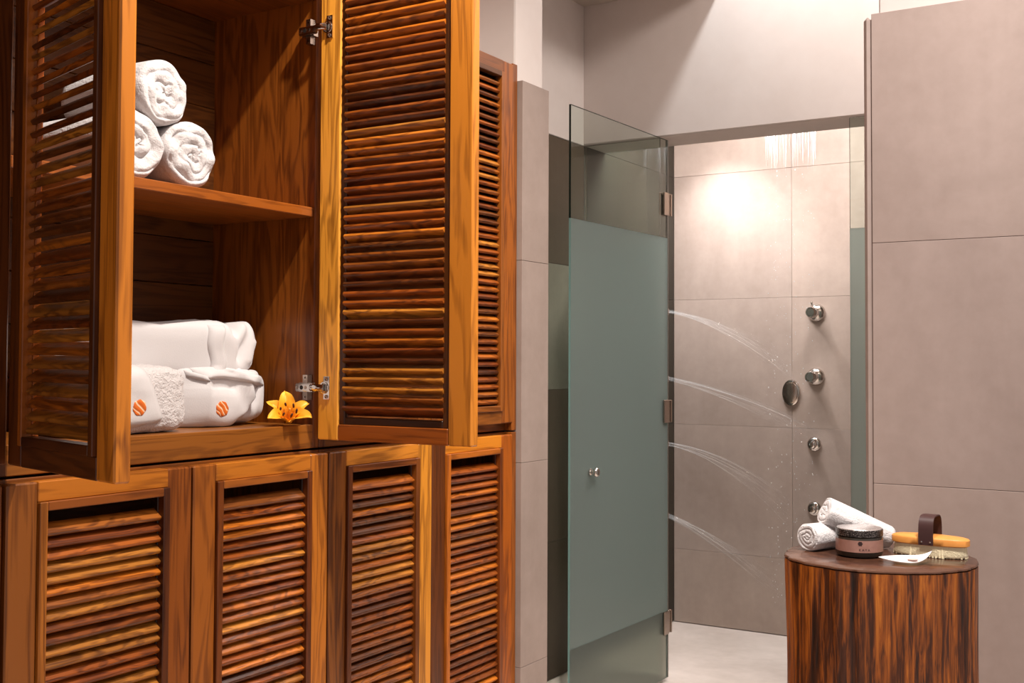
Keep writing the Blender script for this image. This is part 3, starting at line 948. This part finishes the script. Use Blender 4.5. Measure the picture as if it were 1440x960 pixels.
# rain shower: head above the lintel, water threads below it
rh = thing('rain_shower_head', 'round chrome rain shower head hidden above the shower opening', 'shower head', (-1.52, 4.76, 2.36))
bm = bmesh.new(); lathe(bm, [(.012, .028), (.03, .024), (.125, .016), (.13, .010), (.128, .003), (.12, 0)], 36)
mesh_obj('disc', finish(bm, 'disc', True, .6), M['chrome'], rh)
bm = bmesh.new(); lathe(bm, [(.011, .026), (.011, .0995)], 16)
mesh_obj('drop_arm', finish(bm, 'drop_arm', True, .6), M['chrome'], rh)
bm = bmesh.new(); rnd = random.Random(3)
for q in range(70):
    r = .118 * math.sqrt(rnd.random()); a = rnd.uniform(0, 2 * PI)
    x, y = r * math.cos(a), r * math.sin(a)
    L = rnd.uniform(.16, .30); z0 = -.002
    w = rnd.uniform(.0008, .0019)
    tube(bm, [(x, y, z0), (x + rnd.uniform(-.002, .002), y, z0 - L * .5), (x + rnd.uniform(-.003, .003), y, z0 - L)], [w, w * .9, w * .2], 5)
    for _ in range(4):
        zz = z0 - L - rnd.uniform(.05, 1.9)
        bmesh.ops.create_icosphere(bm, subdivisions=1, radius=rnd.uniform(.0008, .0020), matrix=Matrix.Translation((x, y, zz)) @ Matrix.Diagonal((1, 1, 1.6, 1)))
o = mesh_obj('falling_water', finish(bm, 'falling_water', True), mat_water('falling_water', .5), None, (-1.52, 4.76, 2.36))
tag(o, 'thin threads of water falling below the shower lintel', 'water'); o['kind'] = 'stuff'

# ------------------------------------------------------------------ tree stump table
def stump_mat():
    t = NT('dark_stump_bark')
    v = t.objvec((30, 30, 2.6)); n = t.noise(v, 1.0, 5, .62, 1.2)
    v2 = t.objvec((110, 110, 9)); n2 = t.noise(v2, 1.0, 4, .6, .8)
    v3 = t.objvec((3, 3, 2.0)); n3 = t.noise(v3, 1.0, 2, .5)
    m = t.math('ADD', t.math('MULTIPLY', n, .55), t.math('ADD', t.math('MULTIPLY', n2, .32), t.math('MULTIPLY', n3, .22)))
    c = t.ramp(m, [(.40, lin((26, 12, 6))), (.49, lin((74, 34, 12))), (.57, lin((150, 78, 22))), (.70, lin((214, 128, 44)))])
    return t.done(t.principled(c, .34, t.bump(m, .6, .008), Specular__IOR__Level=.5))
def stump_top_mat():
    t = NT('dark_polished_top')
    v = t.objvec((1, 1, 1)); n = t.noise(v, 9, 4, .6, 1.2)
    ln = t.n('ShaderNodeVectorMath', operation='LENGTH'); t.l(v, ln.inputs[0])
    r = t.math('SINE', t.math('ADD', t.math('MULTIPLY', ln.outputs['Value'], 260), t.math('MULTIPLY', n, 14)))
    m = t.math('ADD', t.math('MULTIPLY', r, .12), n)
    c = t.ramp(m, [(.3, lin((58, 34, 24))), (.7, lin((92, 60, 44)))])
    return t.done(t.principled(c, .22, t.bump(n, .1, .003), Specular__IOR__Level=.6))
M['stump'] = stump_mat(); M['stump_top'] = stump_top_mat()
SX, SY, SZ, SR = -.581, 2.392, .856, .187
stump = thing('stump_table', 'dark polished tree stump used as a side table', 'stump', (SX, SY, 0))
def srad(t, z):
    r = SR * (1 + .018 * math.sin(2 * t + .6) + .012 * math.sin(3 * t + 2))
    r *= 1 + .020 * noise.noise(Vector((math.cos(t) * 2.2, math.sin(t) * 2.2, z * 1.5)))
    r *= 1 - .028 * math.exp(-((z - .62) / .22) ** 2) + .05 * max(0, (.15 - z) / .15)
    r += .0042 * noise.noise(Vector((math.cos(t) * 11, math.sin(t) * 11, z * 1.8))) + .0022 * noise.noise(Vector((math.cos(t) * 26, math.sin(t) * 26, z * 3)))
    return r
NT_ = 160
bm = bmesh.new(); rings = []
for k in range(40):
    z = .001 + (SZ - .007 - .001) * k / 39
    rings.append([Vector((srad(2 * PI * i / NT_, z) * math.cos(2 * PI * i / NT_), srad(2 * PI * i / NT_, z) * math.sin(2 * PI * i / NT_), z)) for i in range(NT_)])
loft(bm, rings)
mesh_obj('trunk', finish(bm, 'trunk', True, 1.0), M['stump'], stump)
bm = bmesh.new(); rings = []
for f, z in ((.985, SZ - .0068), (1.004, SZ - .004), (1.0, SZ - .0015), (.985, SZ), (.6, SZ), (.2, SZ)):
    rings.append([Vector((srad(2 * PI * i / NT_, SZ) * f * math.cos(2 * PI * i / NT_), srad(2 * PI * i / NT_, SZ) * f * math.sin(2 * PI * i / NT_), z)) for i in range(NT_)])
loft(bm, rings)
mesh_obj('top', finish(bm, 'top', True, .6), M['stump_top'], stump)

# ------------------------------------------------------------------ things on the stump
ZT = SZ
# small towels
o = mesh_obj('face_towel', roll_mesh(.0285, .105, 3.4, 12, .05, .05, .006), M['terry'], None, (-.722, 2.362, ZT + .0285), (0, 0, math.radians(-112)))
tag(o, 'rolled white face towel lying on the stump behind the jar', 'towel', 'small rolled towels on the stump')
o2 = mesh_obj('face_towel', roll_mesh(.0300, .150, 2.6, 17, .20, .06, .004), M['terry'], None, (-.700, 2.412, ZT + .080), None)
dv = Vector((-.596, 2.478, ZT + .027)) - Vector((-.700, 2.405, ZT + .078))
o2.rotation_euler = (-dv).to_track_quat('X', 'Z').to_euler()
tag(o2, 'rolled white face towel leaning across the other roll, behind the jar', 'towel', 'small rolled towels on the stump')

# cream jar
def label_mat():
    t = NT('jar_label'); v = t.objvec((1, 1, 1)); n = t.noise(v, 60, 2)
    return t.done(t.principled(t.ramp(n, [(.3, lin((150, 108, 96))), (.7, lin((166, 122, 108)))]), .3))
def speck_mat():
    t = NT('speckled_lid_rim'); v = t.objvec((1, 1, 1))
    n = t.n('ShaderNodeTexVoronoi'); n.inputs['Scale'].default_value = 520; t.l(v, n.inputs['Vector'])
    return t.done(t.principled(t.ramp(n.outputs['Distance'], [(.12, lin((190, 180, 174))), (.34, lin((70, 60, 56))), (.6, lin((34, 28, 26)))]), .4, Metallic=.4))
JR = .0465
jar = thing('cream_jar', 'round cosmetic jar with pink label and speckled lid on the stump', 'jar', (-.616, 2.370, ZT), math.radians(0))
bm = bmesh.new(); lathe(bm, [(.040, .0006), (.0445, .003), (JR, .008), (JR, .040), (.0445, .0425), (.043, .0435)], 48)
mesh_obj('glass_body', finish(bm, 'glass_body', True, .7), mat_plain('dark_jar_glass', (46, 40, 34), .12), jar)
bm = bmesh.new(); vr = []
for z in (.0125, .0365):
    vr.append([bm.verts.new(((JR + .0004) * math.cos(2 * PI * i / 64), (JR + .0004) * math.sin(2 * PI * i / 64), z)) for i in range(64)])
for i in range(64): bm.faces.new([vr[0][i], vr[0][(i + 1) % 64], vr[1][(i + 1) % 64], vr[1][i]])
me = finish(bm, 'label_band', True)
mesh_obj('label_band', me, label_mat(), jar)
bm = bmesh.new(); lathe(bm, [(.043, .0425), (.0468, .0432), (.0468, .0555), (.0452, .0568)], 48)
mesh_obj('lid_rim', finish(bm, 'lid_rim', True, .6), speck_mat(), jar)
bm = bmesh.new(); lathe(bm, [(.0452, .0566), (.044, .0578), (.02, .0580)], 48)
mesh_obj('lid_top', finish(bm, 'lid_top', True, .6), mat_plain('lid_top_metal', (214, 206, 204), .22, Metallic=.75), jar)
M['print'] = mat_plain('dark_print', (48, 26, 24), .5)
A0 = math.atan2(-2.370, .616)       # azimuth of the printed side of the jar, towards the room
def wrap(bm, off, r=JR + .0006):
    for v in bm.verts:
        a = A0 + off + v.co.x / JR
        v.co = Vector((r * math.cos(a), r * math.sin(a), v.co.z))
bm = bmesh.new()      # emblem: rosette of petals in a disc
for k in range(6):
    a = 2 * PI * k / 6
    vs_ = [bm.verts.new((.0029 * math.cos(a) + .0019 * math.cos(b), 0, .0305 + .0029 * math.sin(a) + .0019 * math.sin(b))) for b in [2 * PI * i / 9 for i in range(9)]]
    bm.faces.new(vs_)
vs_ = [bm.verts.new((.0017 * math.cos(b), 0, .0305 + .0017 * math.sin(b))) for b in [2 * PI * i / 10 for i in range(10)]]
bm.faces.new(vs_)
wrap(bm, .04)
mesh_obj('emblem', finish(bm, 'emblem'), M['print'], jar)
tc = bpy.data.curves.new('lettering', 'FONT'); tc.body = 'KAYA'; tc.size = .0075; tc.align_x = 'CENTER'; tc.space_character = 1.25
to = bpy.data.objects.new('lettering_tmp', tc); COL.objects.link(to)
dg = bpy.context.evaluated_depsgraph_get(); dg.update()
tm = bpy.data.meshes.new_from_object(to.evaluated_get(dg))
bpy.data.objects.remove(to)
bm = bmesh.new(); bm.from_mesh(tm)
for v in bm.verts: v.co = Vector((v.co.x, 0, v.co.y + .0155))
wrap(bm, .22)
me = bpy.data.meshes.new('lettering'); bm.to_mesh(me); bm.free()
mesh_obj('lettering', me, M['print'], jar)

# bristle brush
br = thing('bristle_brush', 'oval wooden body brush with cream bristles and dark leather strap', 'brush', (-.492, 2.446, ZT), math.radians(-4))
M['brush_wood'] = mat_plaster('beech_wood', (206, 132, 58), (222, 152, 80), .4, 6, .05)
M['leather'] = mat_plain('dark_leather', (62, 34, 32), .5)
M['bristle'] = mat_terry('cream_bristle', (244, 228, 190), 300, .3)
BA, BB = .077, .031
def oval(f, z, n=48): return [Vector((BA * f * math.copysign(abs(math.cos(2 * PI * i / n)) ** .8, math.cos(2 * PI * i / n)), BB * f * math.copysign(abs(math.sin(2 * PI * i / n)) ** .8, math.sin(2 * PI * i / n)), z)) for i in range(n)]
bm = bmesh.new()
loft(bm, [oval(.955, .0245), oval(1, .0262), oval(1, .037), oval(.965, .0395), oval(.88, .041), oval(.5, .0432)])
mesh_obj('handle_block', finish(bm, 'handle_block', True, .7), M['brush_wood'], br)
bm = bmesh.new(); loft(bm, [oval(.92, .0025), oval(.95, .006), oval(.90, .0247)])
mesh_obj('bristle_bed', finish(bm, 'bristle_bed', True, .9), M['bristle'], br)
bm = bmesh.new()
n = 0
for i in range(-11, 12):
    for j in range(-4, 5):
        x, y = i / 11.4 * BA * .92, j / 4.4 * BB * .9
        if (x / BA) ** 2 + (y / BB) ** 2 > .86 or (x / BA) ** 2 + (y / BB) ** 2 < .38: continue
        for q in range(6):
            a = random.uniform(0, 6.28); s = random.uniform(.0004, .0018)
            tube(bm, [(x + .0006 * math.cos(a), y + .0006 * math.sin(a), .0252), (x * 1.03 + s * math.cos(a), y * 1.05 + s * math.sin(a), .0004 + .001 * random.random())], [.0011, .0016], 5)
o = mesh_obj('bristles', finish(bm, 'bristles', True, .9), M['bristle'], br); o['kind'] = 'stuff'
bm = bmesh.new(); path = []
for i in range(25):
    u = i / 24
    if u < .22: path.append((-BB * 1.06, .0255 + .0165 * u / .22))
    elif u > .78: path.append((BB * 1.06, .042 - .0165 * (u - .78) / .22))
    else:
        a = PI * (u - .22) / .56
        path.append((-BB * 1.06 * math.copysign(abs(math.cos(a)) ** .55, math.cos(a)), .042 + .041 * math.sin(a) ** .6))
rings = []
for k, (y, z) in enumerate(path):
    y2, z2 = path[min(k + 1, 24)]; y1, z1 = path[max(k - 1, 0)]
    d = Vector((0, y2 - y1, z2 - z1)).normalized(); nn = Vector((0, -d.z, d.y)) * .0011
    p = Vector((0, y, z)); ex = Vector((.0145, 0, 0))
    rings.append([p - ex - nn, p + ex - nn, p + ex + nn, p - ex + nn])
loft(bm, rings)
stp = mesh_obj('strap', finish(bm, 'strap', True, .7), M['leather'], br)
for sx in (-.0085, .0085):
    bm = bmesh.new(); lathe(bm, [(.0022, -BB * 1.06 - .0008), (.0022, -BB * 1.06 - .0022), (.0012, -BB * 1.06 - .0028)], 12, 'Y', (sx, 0, .0315))
    mesh_obj('rivet', finish(bm, 'rivet', True, .8), M['chrome'], stp)

# white crescent petal with a pink patch
cp = thing('crescent_petal', 'white crescent flower petal with pink patch in front of the brush', 'petal', (-.505, 2.312, ZT), math.radians(24))
def petal_mat():
    t = NT('white_petal'); v = t.objvec((1, 1, 1)); n = t.noise(v, 120, 2)
    return t.done(t.principled(t.ramp(n, [(.3, lin((226, 218, 214))), (.7, lin((238, 232, 230)))]), .45))
bm = bmesh.new(); F, B = [], []
NS, NW = 28, 6
for i in range(NS + 1):
    u = -1 + 2 * i / NS
    x = .051 * u; yb = .036 * abs(u) ** 1.7; zl = .0012 + (.020 if u > 0 else .006) * abs(u) ** 2.4
    w = .024 * (1 - abs(u) ** 2.2) ** .8 + .0012
    f_, b_ = [], []
    for j in range(NW + 1):
        q = -1 + 2 * j / NW
        p = Vector((x, yb + q * w * .5, zl + .0045 * q * q * (1 - u * u) + .005 * (q + 1) * (1 - u * u)))
        f_.append(bm.verts.new(p + Vector((0, 0, .0012)))); b_.append(bm.verts.new(p))
    F.append(f_); B.append(b_)
for i in range(NS):
    for j in range(NW):
        bm.faces.new([F[i][j], F[i][j + 1], F[i + 1][j + 1], F[i + 1][j]]); bm.faces.new([B[i][j], B[i + 1][j], B[i + 1][j + 1], B[i][j + 1]])
per = [(0, j) for j in range(NW + 1)] + [(i, NW) for i in range(1, NS + 1)] + [(NS, j) for j in range(NW - 1, -1, -1)] + [(i, 0) for i in range(NS - 1, 0, -1)]
for (a, b), (c, d) in zip(per, per[1:] + per[:1]): bm.faces.new([F[a][b], B[a][b], B[c][d], F[c][d]])
mesh_obj('blade', finish(bm, 'blade', True, 1.0), petal_mat(), cp)
bm = bmesh.new()
lathe(bm, [(.0105, 0), (.0098, .0014), (.006, .0022), (.002, .0024)], 20, 'Z', (.008, .002, .0100), 1, .6)
mesh_obj('pink_patch', finish(bm, 'pink_patch', True), mat_plain('pink_patch', (216, 176, 164), .5), cp)
